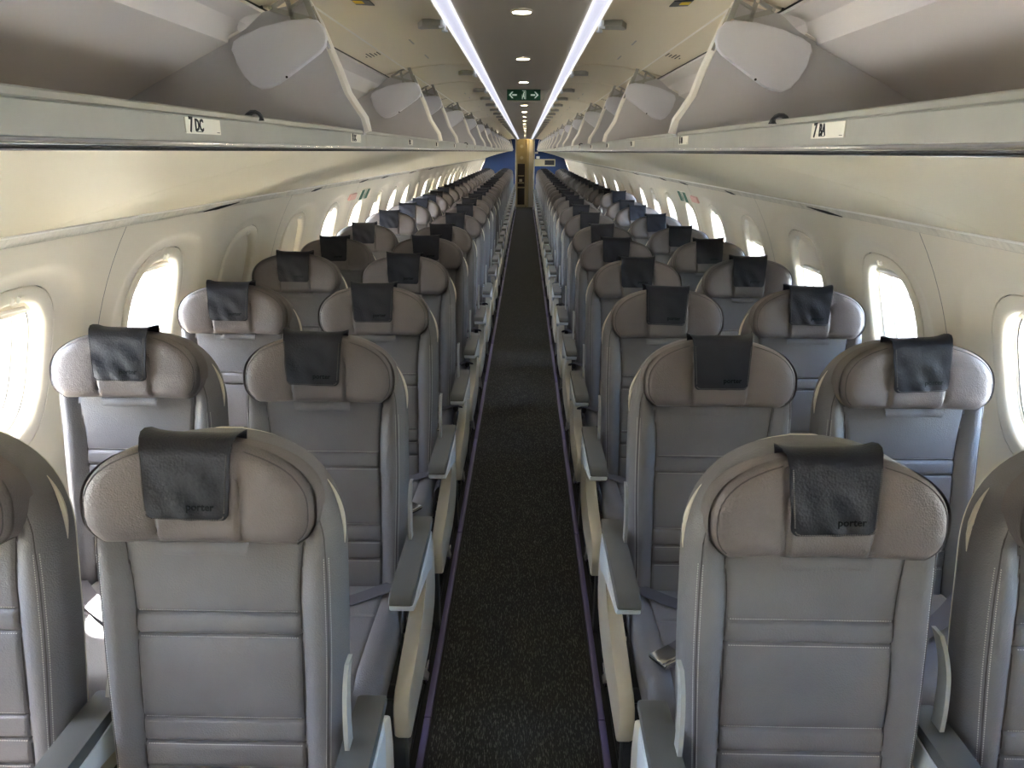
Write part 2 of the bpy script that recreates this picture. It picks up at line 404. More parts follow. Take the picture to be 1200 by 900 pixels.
# ceiling centre panel and unseen outer liner, put in to keep sky light out
bm = bmesh.new(); slab_sheet(bm, [(-0.170, 2.0), (-0.12, 2.006), (0, 2.009), (0.12, 2.006), (0.170, 2.0)], Y0C, YB, 0.01)
ceil = struct(finish('ceiling', bm, M['ceiling']))
bm = bmesh.new()
arc = [(1.42*math.cos(a), 0.75+1.42*math.sin(a)) for a in lin(math.radians(28), math.radians(152), 30)]
arc = [(1.155, 1.444)]+arc[0:]+[(-1.155, 1.444)]
profile_sheet(bm, arc, Y0C, YB+2.6)
struct(finish('crown_liner', bm, M['liner'], None))
# forward closing wall (behind the camera) and rear bulkhead
def section(off=0.0):
    pts = [(1.16, 0.0), (1.26, 0.3), (1.335, 0.55), (1.35, 0.75), (1.335, 0.95), (1.29, 1.15), (1.16, 1.44), (1.1, 1.64), (0.9, 1.86), (0.6, 2.03), (0.0, 2.16)]
    return pts+[(-x, z) for x, z in pts[::-1][1:]]
bm = bmesh.new(); prism(bm, section(), 'y', Y0C-0.03, Y0C)
struct(finish('wall_front', bm, M['cream'], None, 0))
bulk = struct(bpy.data.objects.new('wall_back', None)); COL.objects.link(bulk)
for s in (-1, 1):
    pts = [(0.275, 0.0), (1.16, 0.0), (1.26, 0.3), (1.335, 0.55), (1.35, 0.75), (1.335, 0.95), (1.29, 1.15), (1.16, 1.44), (1.1, 1.64), (0.9, 1.86), (0.6, 2.03), (0.275, 2.1)]
    bm = bmesh.new(); prism(bm, [(s*x, z) for x, z in pts], 'y', YB, YB+0.05)
    finish('bulkhead_panel', bm, M['blue'], bulk, 0)
    bm = bmesh.new(); tube(bm, [(s*x, YB-0.012, z) for x, z in ((0.36, 1.70), (0.375, 1.80), (0.41, 1.95), (0.47, 2.05), (0.25, 2.095), (0.0, 2.10))], 0.012, 6)
    finish('arch_trim', bm, M['seal'], bulk)
    bm = bmesh.new(); a, b = sorted((s*0.262, s*0.282)); box(bm, a, b, YB-0.012, YB+0.06, 0, 2.05, 0.004)
    finish('jamb', bm, M['seal'], bulk)
bm = bmesh.new(); box(bm, -0.28, 0.28, YB, YB+0.04, 2.03, 2.12)
finish('bulkhead_header', bm, M['galley'], bulk, 0)

# ------------------------------------------------------------------ galley behind the bulkhead
g = thing('galley_unit', 'beige galley cupboard with coffee makers and trolley bays seen through the end doorway', 'galley', (0, YB+1.0, 0))
bm = bmesh.new(); box(bm, -0.30, 0.03, 0.02, 0.6, 0, 2.05); finish('carcass', bm, M['galley'], g, 0)
for z0, z1, nm, mt in ((1.60, 1.98, 'locker_door', 'galley'), (1.34, 1.585, 'locker_door', 'galley'), (0.62, 1.30, 'work_recess', 'galley_dark'), (0.08, 0.58, 'trolley_door', 'galley_dark')):
    bm = bmesh.new(); box(bm, -0.22, 0.0, 0.0, 0.022, z0, z1, 0.004)
    d = finish(nm, bm, M[mt], g)
    if nm == 'locker_door':
        bm = bmesh.new(); disc(bm, (-0.10, -0.02, z0+(z1-z0)*0.55), 0.05, 0.02, 16, 'y'); finish('round_badge', bm, M['label'], d)
    if nm == 'work_recess':
        bm = bmesh.new(); box(bm, -0.20, -0.02, -0.02, 0.0, 0.93, 0.96); finish('shelf', bm, M['galley'], d, 0)
        bm = bmesh.new(); box(bm, -0.20, -0.02, -0.02, 0.0, 0.72, 0.75); finish('shelf', bm, M['galley'], d, 0)
        bm = bmesh.new(); box(bm, -0.17, -0.08, -0.03, 0.0, 0.77, 0.85, 0.01); finish('coffee_maker', bm, M['label'], d)
lav = thing('lavatory_door', 'cream folding lavatory door edge beside the galley cupboard', 'door', (0, YB+0.75, 0))
bm = bmesh.new(); box(bm, 0.05, 0.115, 0.0, 0.03, 0.02, 2.04, 0.004); finish('door_leaf', bm, M['galley'], lav)
bm = bmesh.new(); box(bm, 0.125, 0.255, 0.01, 0.04, 0.02, 2.04, 0.004); finish('door_leaf', bm, M['seal'], lav)
bm = bmesh.new(); box(bm, 0.117, 0.123, -0.004, 0.04, 0.02, 2.04); finish('hinge_strip', bm, M['bracket'], lav)
bm = bmesh.new(); box(bm, -0.9, 0.9, YB+1.65, YB+1.7, 0, 2.2); box(bm, -0.9, -0.88, YB+0.05, YB+1.7, 0, 2.2); box(bm, 0.88, 0.9, YB+0.05, YB+1.7, 0, 2.2); box(bm, -0.9, 0.9, YB+0.05, YB+1.7, 2.12, 2.2); box(bm, -0.9, -0.247, YB, YB+1.7, -0.03, 0.0); box(bm, 0.247, 0.9, YB, YB+1.7, -0.03, 0.0)
finish('galley_wall', bm, M['galley'], bulk, 0)
gl = thing('galley_fill_lamp', 'added unseen warm fill lamp in the galley ceiling behind the end doorway', 'light', (0, YB+0.5, 2.10))  # unseen fill light, added to brighten the enclosed galley
bm = bmesh.new(); box(bm, -0.09, 0.09, -0.09, 0.09, -0.012, 0.0, 0.004); finish('fill_lens', bm, M['galley_glow'], gl)
pn = thing('attendant_panel', 'cream attendant control panel with dark screen on blue bulkhead', 'panel', (0.29, YB, 1.25))
bm = bmesh.new(); box(bm, 0.0, 0.60, -0.03, 0, 0.0, 0.20, 0.008); finish('housing', bm, M['galley'], pn)
bm = bmesh.new(); box(bm, 0.29, 0.57, -0.036, -0.03, 0.035, 0.17, 0.002); finish('screen', bm, M['ink'], pn)
ph = thing('handset_cradle', 'small white handset cradle above the attendant panel', 'handset', (0.33, YB, 1.46))
bm = bmesh.new(); box(bm, 0.0, 0.10, -0.03, 0, 0.0, 0.07, 0.008); finish('cradle', bm, M['label'], ph)
bm = bmesh.new(); box(bm, 0.02, 0.08, -0.045, -0.03, 0.01, 0.055, 0.006); finish('handset', bm, M['seal'], ph)
ws = thing('wall_switch', 'tiny white switch box high on the blue bulkhead by the doorway', 'switch', (0.29, YB, 1.60))
bm = bmesh.new(); box(bm, 0.0, 0.09, -0.025, 0, 0.0, 0.05, 0.006); finish('switch_box', bm, M['label'], ws)

# ------------------------------------------------------------------ ceiling lights, exit signs
SD = {-1: 'DC-sign side', 1: 'BA-sign side'}
for s in (-1, 1):
    t = thing('light_strip', 'long glowing violet-white light strip along the ceiling, %s of the aisle' % SD[s], 'light', (0, 0, 2.0), 'ceiling light strips')
    bm = bmesh.new(); slab_sheet(bm, [(s*0.170, 0.001), (s*0.190, -0.004), (s*0.208, 0.0)] if s > 0 else [(-0.208, 0.0), (-0.190, -0.004), (-0.170, 0.001)], Y0C, YB-0.05, 0.01)
    finish('diffuser', bm, M['strip'], t)
    for q in (0.170, 0.209):
        bm = bmesh.new(); a, b = sorted((s*q-0.002, s*q+0.002)); box(bm, a, b, Y0C, YB-0.05, -0.005, 0.012); finish('edge_profile', bm, M['strip_edge'], t, 0)
ordn = ['first', 'second', 'third', 'fourth', 'fifth', 'sixth', 'seventh', 'eighth', 'ninth', 'tenth', 'eleventh', 'twelfth', 'thirteenth', 'fourteenth', 'fifteenth', 'sixteenth',
        'seventeenth', 'eighteenth', 'nineteenth', 'twentieth', 'twenty-first', 'twenty-second', 'twenty-third', 'twenty-fourth', 'twenty-fifth', 'twenty-sixth', 'twenty-seventh', 'twenty-eighth', 'twenty-ninth', 'thirtieth']
dl = None
for k in range(20):
    y = 2.12+1.02*k
    if y > YB-0.4: break
    lb = ['round warm downlight nearest the camera in the grey ceiling', 'second round downlight along the ceiling, before the green exit sign', 'third round downlight, just before the hanging green exit sign'][k] if k < 3 else \
        '%s round downlight in the line running to the end doorway' % ordn[k]
    lb = lb.replace('nearest the camera', 'at the front of the line')
    t = thing('downlight', lb, 'light', (0, y, 2.0075), 'round ceiling downlights')
    if dl is None:
        bm = bmesh.new(); disc(bm, (0, 0, -0.004), 0.022, 0.004, 24); a = finish('bulb_lens', bm, M['downlight'], t)
        bm = bmesh.new()
        tube(bm, [(0.026*math.cos(q), 0.026*math.sin(q), -0.002) for q in lin(0, 2*PI*23/24, 24)], 0.0035, 6, True); b = finish('bezel', bm, M['ceiling'], t)
        dl = (a.data, b.data)
    else:
        for nm, me in zip(('bulb_lens', 'bezel'), dl):
            o = bpy.data.objects.new(nm, me); COL.objects.link(o); o.parent = t
es = thing('exit_sign', 'green hanging exit sign with running figure and two arrows over the aisle', 'sign', (0, 4.6, 1.972))
bm = bmesh.new(); prism(bm, [(-0.097, -0.028), (0.097, -0.028), (0.097, 0.030), (-0.097, 0.030)], 'y', 0, 0.02, 0.002); finish('sign_plate', bm, M['green'], es)
bm = bmesh.new(); prism(bm, [(-0.150, 0.030), (-0.100, -0.034), (0.100, -0.034), (0.150, 0.030)], 'y', 0.02, 0.034); finish('backing_wing', bm, M['ceiling'], es, 0)
bm = bmesh.new(); tube(bm, [(-0.150, 0.019, 0.030), (-0.100, 0.019, -0.034), (0.100, 0.019, -0.034), (0.150, 0.019, 0.030)], 0.0018, 5); finish('edge_trim', bm, M['seal'], es)
for s, nm in ((-1, 'arrow'), (1, 'arrow')):
    bm = bmesh.new()
    prism(bm, [(s*0.040, -0.004), (s*0.040, 0.004), (s*0.066, 0.004), (s*0.066, -0.004)], 'y', -0.0015, 0)
    prism(bm, [(s*0.060, 0.018), (s*0.068, 0.018), (s*0.086, 0.0), (s*0.068, -0.018), (s*0.060, -0.018), (s*0.075, 0.0)], 'y', -0.0015, 0)
    finish(nm, bm, M['sign_glow'], es, 0)
def running_figure(bm, sc, y):
    def P(l): return [(a*sc, b*sc) for a, b in l]
    prism(bm, P([(-0.4, -1), (-0.4, 0.1), (-0.28, 0.1), (-0.28, -1)]), 'y', y, y+0.001)
    prism(bm, P([(-0.4, 1), (-0.4, 0.88), (0.5, 0.88), (0.5, 1)]), 'y', y, y+0.001)
    prism(bm, P([(0.38, 0.88), (0.5, 0.88), (0.5, -1), (0.38, -1)]), 'y', y, y+0.001)
    prism(bm, P([(0.0, 0.45), (0.16, 0.45), (0.22, 0.6), (0.14, 0.75), (0.0, 0.75), (-0.05, 0.6)]), 'y', y, y+0.001)
    prism(bm, P([(-0.16, 0.38), (0.14, 0.42), (0.10, -0.1), (-0.1, -0.1)]), 'y', y, y+0.001)
    prism(bm, P([(-0.1, -0.1), (0.06, -0.1), (-0.08, -0.5), (-0.36, -0.62), (-0.38, -0.5), (-0.2, -0.42)]), 'y', y, y+0.001)
    prism(bm, P([(0.0, -0.1), (0.12, -0.1), (0.24, -0.5), (0.24, -0.9), (0.12, -0.9), (0.12, -0.5)]), 'y', y, y+0.001)
bm = bmesh.new(); running_figure(bm, 0.024, -0.0015); finish('running_figure', bm, M['sign_glow'], es, 0)
for s in (-1, 1):
    # green exit plate and red handle cover over the exit windows
    p0 = Vector(wall_pt(s, 5.80, 0.272, -0.002)); 
    t = thing('wall_exit_sign', 'small green running-figure exit plate over the windows, %s' % SD[s], 'sign', p0)
    up = Vector(wall_pt(s, 0, 0.30))-Vector(wall_pt(s, 0, 0.25)); up.normalize(); yv = Vector((0, 1, 0)); nrm = up.cross(yv)*(-s if False else 1)
    if nrm.x*s > 0: nrm = -nrm
    bm = bmesh.new(); prism(bm, [(-0.15, -0.045), (0.15, -0.045), (0.15, 0.045), (-0.15, 0.045)], 'y', -0.004, 0.0); pl = finish('plate', bm, M['label'], t, 0)
    bm = bmesh.new(); prism(bm, [(-0.145, -0.04), (-0.05, -0.04), (-0.05, 0.04), (-0.145, 0.04)], 'y', -0.0055, -0.004); prism(bm, [(0.05, -0.04), (0.145, -0.04), (0.145, 0.04), (0.05, 0.04)], 'y', -0.0055, -0.004)
    pg = finish('green_field', bm, M['green'], t, 0)
    bm = bmesh.new(); running_figure(bm, 0.036, -0.006); pf = finish('running_figure', bm, M['green'], t, 0)
    mtx = Matrix(((yv.x*1, -nrm.x, up.x), (yv.y, -nrm.y, up.y), (yv.z, -nrm.z, up.z))).to_4x4()
    t.matrix_world = Matrix.Translation(p0) @ mtx
    bm = bmesh.new()
    a = [wall_pt(s, 5.28+q, v, o) for o in (0.0, -0.012) for q, v in ((0, 0.255), (0.2, 0.255), (0.2, 0.30), (0, 0.30))]
    vs = [bm.verts.new(p) for p in a]
    for f in ((0, 1, 2, 3), (4, 7, 6, 5), (0, 4, 5, 1), (1, 5, 6, 2), (2, 6, 7, 3), (3, 7, 4, 0)): bm.faces.new([vs[i] for i in f])
    h = finish('handle_cover', bm, M['red'], None); h['label'] = 'pale red emergency handle cover over the exit window, %s' % SD[s]; h['category'] = 'handle cover'

# ------------------------------------------------------------------ overhead bins
DIV = [-1.55, 0.12, 1.80, 3.32, 4.12, 5.55, 6.95, 8.30, 9.70, 11.1, 12.5, 13.9, 15.3, 16.7, 18.1, 19.5, 20.9, 22.45]
OVAL = [(0.630, 1.868), (0.624, 1.884), (0.606, 1.896), (0.560, 1.912), (0.500, 1.926), (0.458, 1.931), (0.438, 1.927), (0.425, 1.912), (0.420, 1.892), (0.424, 1.876), (0.436, 1.863), (0.49, 1.828), (0.535, 1.799), (0.553, 1.791), (0.574, 1.788), (0.592, 1.796), (0.606, 1.814), (0.620, 1.840)]
OVAL_OLD = [(0.630, 1.862), (0.627, 1.878), (0.612, 1.893), (0.585, 1.907), (0.521, 1.922), (0.462, 1.931), (0.436, 1.927), (0.424, 1.910), (0.421, 1.890), (0.428, 1.872), (0.445, 1.856), (0.501, 1.817), (0.540, 1.792), (0.566, 1.784), (0.590, 1.793), (0.606, 1.812), (0.620, 1.838)]
EDGE = [(0.352, 1.700), (0.358, 1.728), (0.374, 1.752), (0.392, 1.78), (0.412, 1.836), (0.430, 1.880), (0.447, 1.923), (0.470, 1.965)]
INNER = [(0.575, 1.957), (0.615, 1.948), (0.632, 1.936), (0.648, 1.890), (0.72, 1.856), (0.823, 1.805), (0.885, 1.772), (0.925, 1.735), (0.940, 1.700), (0.930, 1.678), (0.90, 1.668), (0.60, 1.668), (0.362, 1.670)]
UNDER = [(0.360, 1.662), (0.42, 1.660), (0.52, 1.647), (0.66, 1.615), (0.82, 1.573), (0.98, 1.526), (1.08, 1.492), (1.135, 1.472)]
def mx(s, pts):
    r = [(s*x, z) for x, z in pts]
    return r if s > 0 else r
placards = {}
text_cache = {}
for s in (-1, 1):
    for bi in range(len(DIV)-1):
        a, b = DIV[bi], DIV[bi+1]; L = b-a
        if bi < 2: lb = ('open overhead bin whose rail carries the 7 %s sign' % ('DC' if s < 0 else 'BA')) if bi == 1 else 'open overhead bin before the first row of seats, %s' % SD[s]
        else: lb = 'open overhead bin, %s one down the %s of the cabin' % (ordn[bi-1], SD[s])
        t = thing('overhead_bin', lb, 'overhead bin', (0, a, 0), 'overhead bins along the %s' % SD[s])
        bm = bmesh.new(); pr = mx(s, INNER)
        slab_sheet(bm, pr if s < 0 else pr[::-1], 0.0, L-0.001, -0.008 if False else 0.008); finish('bin_shell', bm, M['bin_in'], t, 30)
        bm = bmesh.new(); pr = mx(s, UNDER); slab_sheet(bm, pr if s > 0 else pr[::-1], 0.0015, L-0.0015, 0.006); finish('underside_panel', bm, M['underside'], t, 30)
        bm = bmesh.new(); tube(bm, [(s*1.139, 0.0015, 1.470), (s*1.139, L-0.0015, 1.470)], 0.005, 8); finish('lip_trim', bm, M['seal'], t)
        # rail
        bm = bmesh.new()
        prism(bm, [(s*0.3575, 1.667), (s*0.3545, 1.669), (s*0.3545, 1.694), (s*0.3565, 1.6955), (s*0.3545, 1.697), (s*0.3555, 1.702), (s*0.359, 1.704), (s*0.364, 1.702), (s*0.364, 1.667)], 'y', 0.001, L-0.001)
        rl = finish('rail', bm, M['alu'], t, 25)
        bm = bmesh.new(); tube(bm, [(s*0.3592, 0.001, 1.6640), (s*0.3592, L-0.001, 1.6640)], 0.0060, 12); finish('bright_bead', bm, M['steel'], rl)
        # hinge-up lid
        LID = [(0.214, 1.999), (0.25, 2.003), (0.32, 2.003), (0.40, 1.996), (0.47, 1.984), (0.572, 1.960)]
        bm = bmesh.new(); pr = mx(s, LID); slab_sheet(bm, pr if s > 0 else pr[::-1], 0.012, L-0.012, 0.010)
        lid = finish('lid', bm, M['cream'], t, 30)
        bm = bmesh.new(); prism(bm, [(s*x, z) for x, z in ((0.48, 1.980), (0.483, 1.9765), (0.486, 1.9785), (0.486, 1.981))], 'y', 0.012, L-0.012); finish('lid_bead', bm, M['seal'], lid)
        for q in ([0.45] if bi == 2 else [L*0.32] if L < 1 else [L*0.30, L*0.8]):
            bm = bmesh.new(); y = q
            prism(bm, [(s*0.222, y-0.035), (s*0.222, y+0.035), (s*0.262, y+0.028), (s*0.285, y+0.045), (s*0.292, y+0.03), (s*0.272, y-0.03)], 'z', 1.986, 2.004, 0.003)
            lt = finish('latch_housing', bm, M['bracket'], lid)
            bm = bmesh.new(); x0, x1 = sorted((s*0.213, s*0.221)); box(bm, x0, x1, y-0.045, y+0.04, 1.981, 2.004, 0.002); box(bm, x0-0.004, x1+0.004, y+0.025, y+0.04, 1.979, 1.984); box(bm, x0-0.004, x1+0.004, y-0.045, y-0.03, 1.979, 1.984)
            finish('latch_catch', bm, M['arm_white'], lid)
        # faint instruction decal: illegible lines
        if L > 1 and bi >= 2 and bi < 7:
            bm = bmesh.new(); yy = L*0.64
            for r in range(5):
                xx = 0.492+0.011*r; zz = 1.9785-(xx-0.492)*0.24-0.0012
                w = (0.05, 0.035, 0.06, 0.065, 0.012)[r]
                x0, x1 = sorted((s*xx, s*(xx+0.003))); box(bm, x0, x1, yy-w, yy+w*0.4, zz-0.0006, zz+0.001)
            o = finish('decal_lines', bm, M['ink'], lid, 0); o['kind'] = 'stuff'
        if L > 1 and bi >= 2:
            bm = bmesh.new()
            for yy in (L*0.52, L*0.78):
                x0, x1 = sorted((s*0.36, s*0.365)); box(bm, x0, x1, yy, yy+0.10, 1.9982, 2.001)
            finish('lid_slot', bm, M['bracket'], lid, 0)
        # end divider at the far end
        if bi >= 1:
            y = L
            dp = EDGE+[(0.575, 1.955)]+INNER[3:9]+[(0.92, 1.672), (0.36, 1.672)]
            dp = EDGE+[(0.56, 1.945), (0.60, 1.912), (0.635, 1.893)]+[(0.72, 1.853), (0.823, 1.802), (0.885, 1.768), (0.922, 1.733), (0.936, 1.700), (0.92, 1.672), (0.362, 1.672)]
            bm = bmesh.new(); prism(bm, [(s*x, z) for x, z in dp], 'y', y-0.031, y-0.002); dv = finish('divider', bm, M['divider'], t, 20)
            bm = bmesh.new(); tube(bm, [(s*(x-0.003), y-0.0155, z) for x, z in EDGE], 0.0125, 8, sx=1.0); finish('edge_seal', bm, M['seal'], dv)
            bm = bmesh.new(); tube(bm, [(s*x, y-0.033, z) for x, z in ((0.615, 1.906), (0.72, 1.856), (0.823, 1.805), (0.885, 1.772), (0.92, 1.738))], 0.003, 5); finish('corner_bead', bm, M['seal'], dv)
            bm = bmesh.new(); prism(bm, [(s*x, z) for x, z in OVAL], 'y', y-0.052, y-0.031, 0.005); ov = finish('hinge_cover', bm, M['hinge_cover'], dv, 30)
            bm = bmesh.new(); disc(bm, (s*0.512, y-0.0535, 1.8125), 0.0026, 0.002, 10, 'y'); finish('screw', bm, M['ink'], ov)
            # hinge bracket: open truss above the cover
            bm = bmesh.new(); yb0, yb1 = y-0.042, y-0.034
            outer = [(0.447, 1.925), (0.468, 1.992), (0.480, 1.994), (0.500, 1.978), (0.540, 1.960), (0.540, 1.948), (0.50, 1.930)]
            def strut(p, q, w=0.0075):
                dx, dz = q[0]-p[0], q[1]-p[1]; LL = math.hypot(dx, dz); nx, nz = -dz/LL*w/2, dx/LL*w/2
                prism(bm, [(s*(p[0]+nx), p[1]+nz), (s*(q[0]+nx), q[1]+nz), (s*(q[0]-nx), q[1]-nz), (s*(p[0]-nx), p[1]-nz)], 'y', yb0, yb1)
            strut((0.446, 1.925), (0.470, 1.992), 0.012); strut((0.470, 1.992), (0.540, 1.950)); strut((0.492, 1.928), (0.503, 1.970), 0.009); strut((0.455, 1.930), (0.540, 1.950), 0.010); strut((0.468, 1.968), (0.500, 1.950), 0.006)
            br = finish('hinge_bracket', bm, M['bracket'], t, 20)
            bm = bmesh.new()
            for bx, bz in ((0.474, 1.986), (0.538, 1.951), (0.503, 1.968), (0.452, 1.930)): disc(bm, (s*bx, y-0.047, bz), 0.0042, 0.005, 10, 'y')
            finish('bolt', bm, M['steel'], br)
            bm = bmesh.new(); tube(bm, [(s*0.418, y-0.036, 1.872), (s*0.432, y-0.036, 1.910), (s*0.450, y-0.036, 1.955)], 0.0035, 6); finish('gas_strut', bm, M['steel'], br)
        if bi == 1 or bi == 4 or bi == 7:
            bm = bmesh.new(); yh = 1.07-a if bi == 1 else L*0.5
            tube(bm, [(s*(0.357+0.010*math.cos(q)), yh, 1.700+0.009*math.sin(q)) for q in lin(-0.3, 3.4, 8)], 0.0028, 6, sx=2.0); finish('rail_hook', bm, M['leg'], rl)
        for k in range(30):
            y = 0.89+0.80*k
            if not (a <= y < b): continue
            y = min(max(y, a+0.055), b-0.09)
            big = k == 0
            bm = bmesh.new(); box(bm, *sorted((s*0.3532, s*0.3546)), y-a-0.048, y-a+0.048, 1.6765, 1.6935, 0.0005); pc = finish('row_placard', bm, M['label'], t, 0)
            if k < 10:
                for txt, dy, sz in (('%d' % (7+k), 0.035, 0.0165), ('DC' if s < 0 else 'BA', 0.0135, 0.0135)):
                    key = (txt, sz)
                    if key not in text_cache: text_cache[key] = text_mesh(txt, sz)
                    o = bpy.data.objects.new('lettering', text_cache[key]); COL.objects.link(o); o.parent = pc
                    if not text_cache[key].materials: text_cache[key].materials.append(M['ink'])
                    # text faces the aisle; reading order from the camera: left to right
                    o.rotation_euler = (PI/2, 0, PI/2 if s < 0 else -PI/2)
                    o.scale = (1.15, 1.35, 1)
                    o.location = (s*0.3529, y-a+(-dy if s < 0 else dy), 1.6852)
                bm = bmesh.new(); d0 = -1 if s < 0 else 1
                for (q0, q1, z0, z1) in ((0.005, 0.021, 1.6785, 1.6792), (0.0215, 0.0220, 1.6785, 1.6915)):
                    box(bm, *sorted((s*0.3528, s*0.3533)), *sorted((y-a+d0*q0, y-a+d0*q1)), z0, z1)
                box(bm, *sorted((s*0.3528, s*0.3533)), *sorted((y-a-d0*0.036, y-a-d0*0.044)), 1.6785, 1.6792)
                finish('pictogram_frame', bm, M['ink'], pc, 0)
    # valance lens between bins and wall
    bm = bmesh.new(); k0 = 0
    slab_sheet(bm, ([(1.140, 1.4655), (1.149, 1.456), (1.160, 1.441)] if s > 0 else [(-1.160, 1.441), (-1.149, 1.456), (-1.140, 1.4655)]), Y0C, YB, 0.004)
    struct(finish('trim_%d' % (5 if s < 0 else 6), bm, M['lens'], None, 30))
    gp = bpy.data.objects.new('trim_%d' % (7 if s < 0 else 8), None); COL.objects.link(gp); struct(gp)
    for (y, l) in ((2.92, 0.34), (4.28, 0.20), (5.55, 0.3), (6.4, 0.3), (8.0, 0.5), (9.6, 0.6)):  # solid black wedges stand in for the shade in open valance gaps
        bm = bmesh.new()
        V = [bm.verts.new(p) for p in ((s*1.1565, y-l/2, 1.4415), (s*1.150, y-0.03, 1.4515), (s*1.1475, y+l/2, 1.4550), (s*1.151, y+l/4, 1.4485), (s*1.1555, y-l/8, 1.4415))]
        bm.faces.new(V); r = bmesh.ops.extrude_face_region(bm, geom=bm.faces[:])
        for v in r['geom']:
            if isinstance(v, bmesh.types.BMVert): v.co.x += s*0.003; v.co.z += 0.003
        finish('gap_shade', bm, M['dark'], gp, 0)
# pictogram stickers on the first open lids
for s in (-1, 1):
    st = thing('warning_sticker', 'small yellow and dark blue warning sticker on the first open bin lid, %s' % SD[s], 'sticker', (s*0.386, 1.955, 1.9945))
    for nm, p, m in (('dark_field', [(-0.03, -0.035), (0.012, -0.05), (0.012, 0.02), (-0.03, 0.03)], 'leg'), ('yellow_field', [(-0.012, -0.03), (0.01, -0.035), (0.01, 0.0), (-0.012, 0.0)], 'yellow')):
        bm = bmesh.new(); prism(bm, [(s*x, y) for x, y in p], 'z', 0.0 if nm == 'dark_field' else -0.0008, 0.002); finish(nm, bm, M[m], st, 0)

# ------------------------------------------------------------------ seats
AN = math.radians(8.5); SA, CA = math.sin(AN), math.cos(AN); YBK = -0.056
def bk(x, y, h):                         # back frame -> seat frame
    return (x, YBK+y*CA+(h-0.45)*SA, 0.45+(h-0.45)*CA-y*SA)
def roll(d, R, D):
    if d >= R: return 0.0
    q = 1-max(0, d)/R
    return D*(1-math.sqrt(max(0, 1-q*q)))
def outline_dist(wf, z0, z1, n=160):
    zs = np.array(lin(z0, z1, n)); ws = np.array([wf(z) for z in zs])
    P = [(w, z) for w, z in zip(ws, zs)]+[(-w, z) for w, z in zip(ws[::-1], zs[::-1])]
    P = np.array(P); Q = np.roll(P, -1, 0); D = Q-P; L2 = (D**2).sum(1)+1e-12
    def f(x, z):
        v = np.array([x, z])-P; t = np.clip((v*D).sum(1)/L2, 0, 1)
        return float(np.sqrt((((P+t[:, None]*D)-(x, z))**2).sum(1).min()))
    return f
# backrest
BW, BZC, BZT, BZ0 = 0.220, 0.985, 1.192, 0.46
def body_w(z):
    lo = BW-0.010*sstep(0.85, 0.46, z)
    if z <= BZC: return lo
    q = min(1, (z-BZC)/(BZT-BZC)); return max(0.03, BW*(1-q**2.35)**(1/2.35))
body_d = outline_dist(body_w, BZ0-0.2, BZT)
SEAMS = [0.868, 0.826, 0.660, 0.613, 0.560]
def body_y(x, z):
    u = abs(x)
    y = roll(body_d(x, z), 0.035, 0.038)
    xs = 0.150+0.012*sstep(0.9, 1.05, z)
    y -= 0.020*sstep(xs-0.002, xs+0.03, u)*(1-0.6*sstep(xs+0.045, 0.22, u))      # bolsters stand forward
    y += 0.006*math.exp(-((u-xs)/0.0035)**2)
    if u < xs:
        fx = 1-0.35*(u/xs)**2
        bounds = [1.3]+SEAMS+[0.44]
        for a, b in zip(bounds, bounds[1:]):
            if b <= z <= a:
                q = (z-b)/(a-b); y -= (0.006 if a-b > 0.08 else 0.0045)*(1-(2*q-1)**4)*fx
        for q in SEAMS: y += 0.0045*math.exp(-((z-q)/0.003)**2)
    return y
def build_backrest():
    xs = [0, 0.02, 0.045, 0.07, 0.095, 0.12, 0.138, 0.144, 0.148, 0.150, 0.153, 0.157, 0.163, 0.172, 0.182, 0.192, 0.200, 0.207, 0.212, 0.216, 0.2185, BW]
    us = [-x/BW for x in xs[::-1]][:-1]+[x/BW for x in xs]
    zs = set(lin(0.46, 0.985, 20))
    for q in SEAMS: zs |= {q-0.012, q-0.006, q-0.003, q, q+0.003, q+0.006, q+0.012}
    zs |= {BZC+(BZT-BZC)*math.sin(t) for t in lin(0.06, PI/2-0.012, 16)} | {BZT}
    zs = sorted(zs)
    def fr(i, j):
        z = zs[i]; x = us[j]*body_w(z); return bk(x, body_y(x, z), z)
    def bb(i, j):
        z = zs[i]; x = us[j]*body_w(z); return bk(x, 0.075, z)
    return grid_pad(fr, bb, len(zs), len(us))
def build_shell():
    us = [-1, -0.97, -0.9, -0.7, -0.35, 0, 0.35, 0.7, 0.9, 0.97, 1]
    zs = sorted(set(lin(0.30, 0.92, 7)) | set(lin(0.94, 1.14, 15)) | {BZC+(BZT-0.004-BZC)*math.sin(t) for t in lin(0.85, PI/2-0.012, 10)})
    def w(z): return body_w(min(z+0.004, BZT-0.0005))-0.0015 if z < BZT-0.006 else 0.03
    def fr(i, j): return bk(us[j]*w(zs[i]), 0.050, zs[i])
    def bb(i, j):
        e = max(0, abs(us[j])-0.85)/0.15; return bk(us[j]*w(zs[i])*(0.99), 0.105-0.02*e, zs[i])
    return grid_pad(fr, bb, len(zs), len(us))
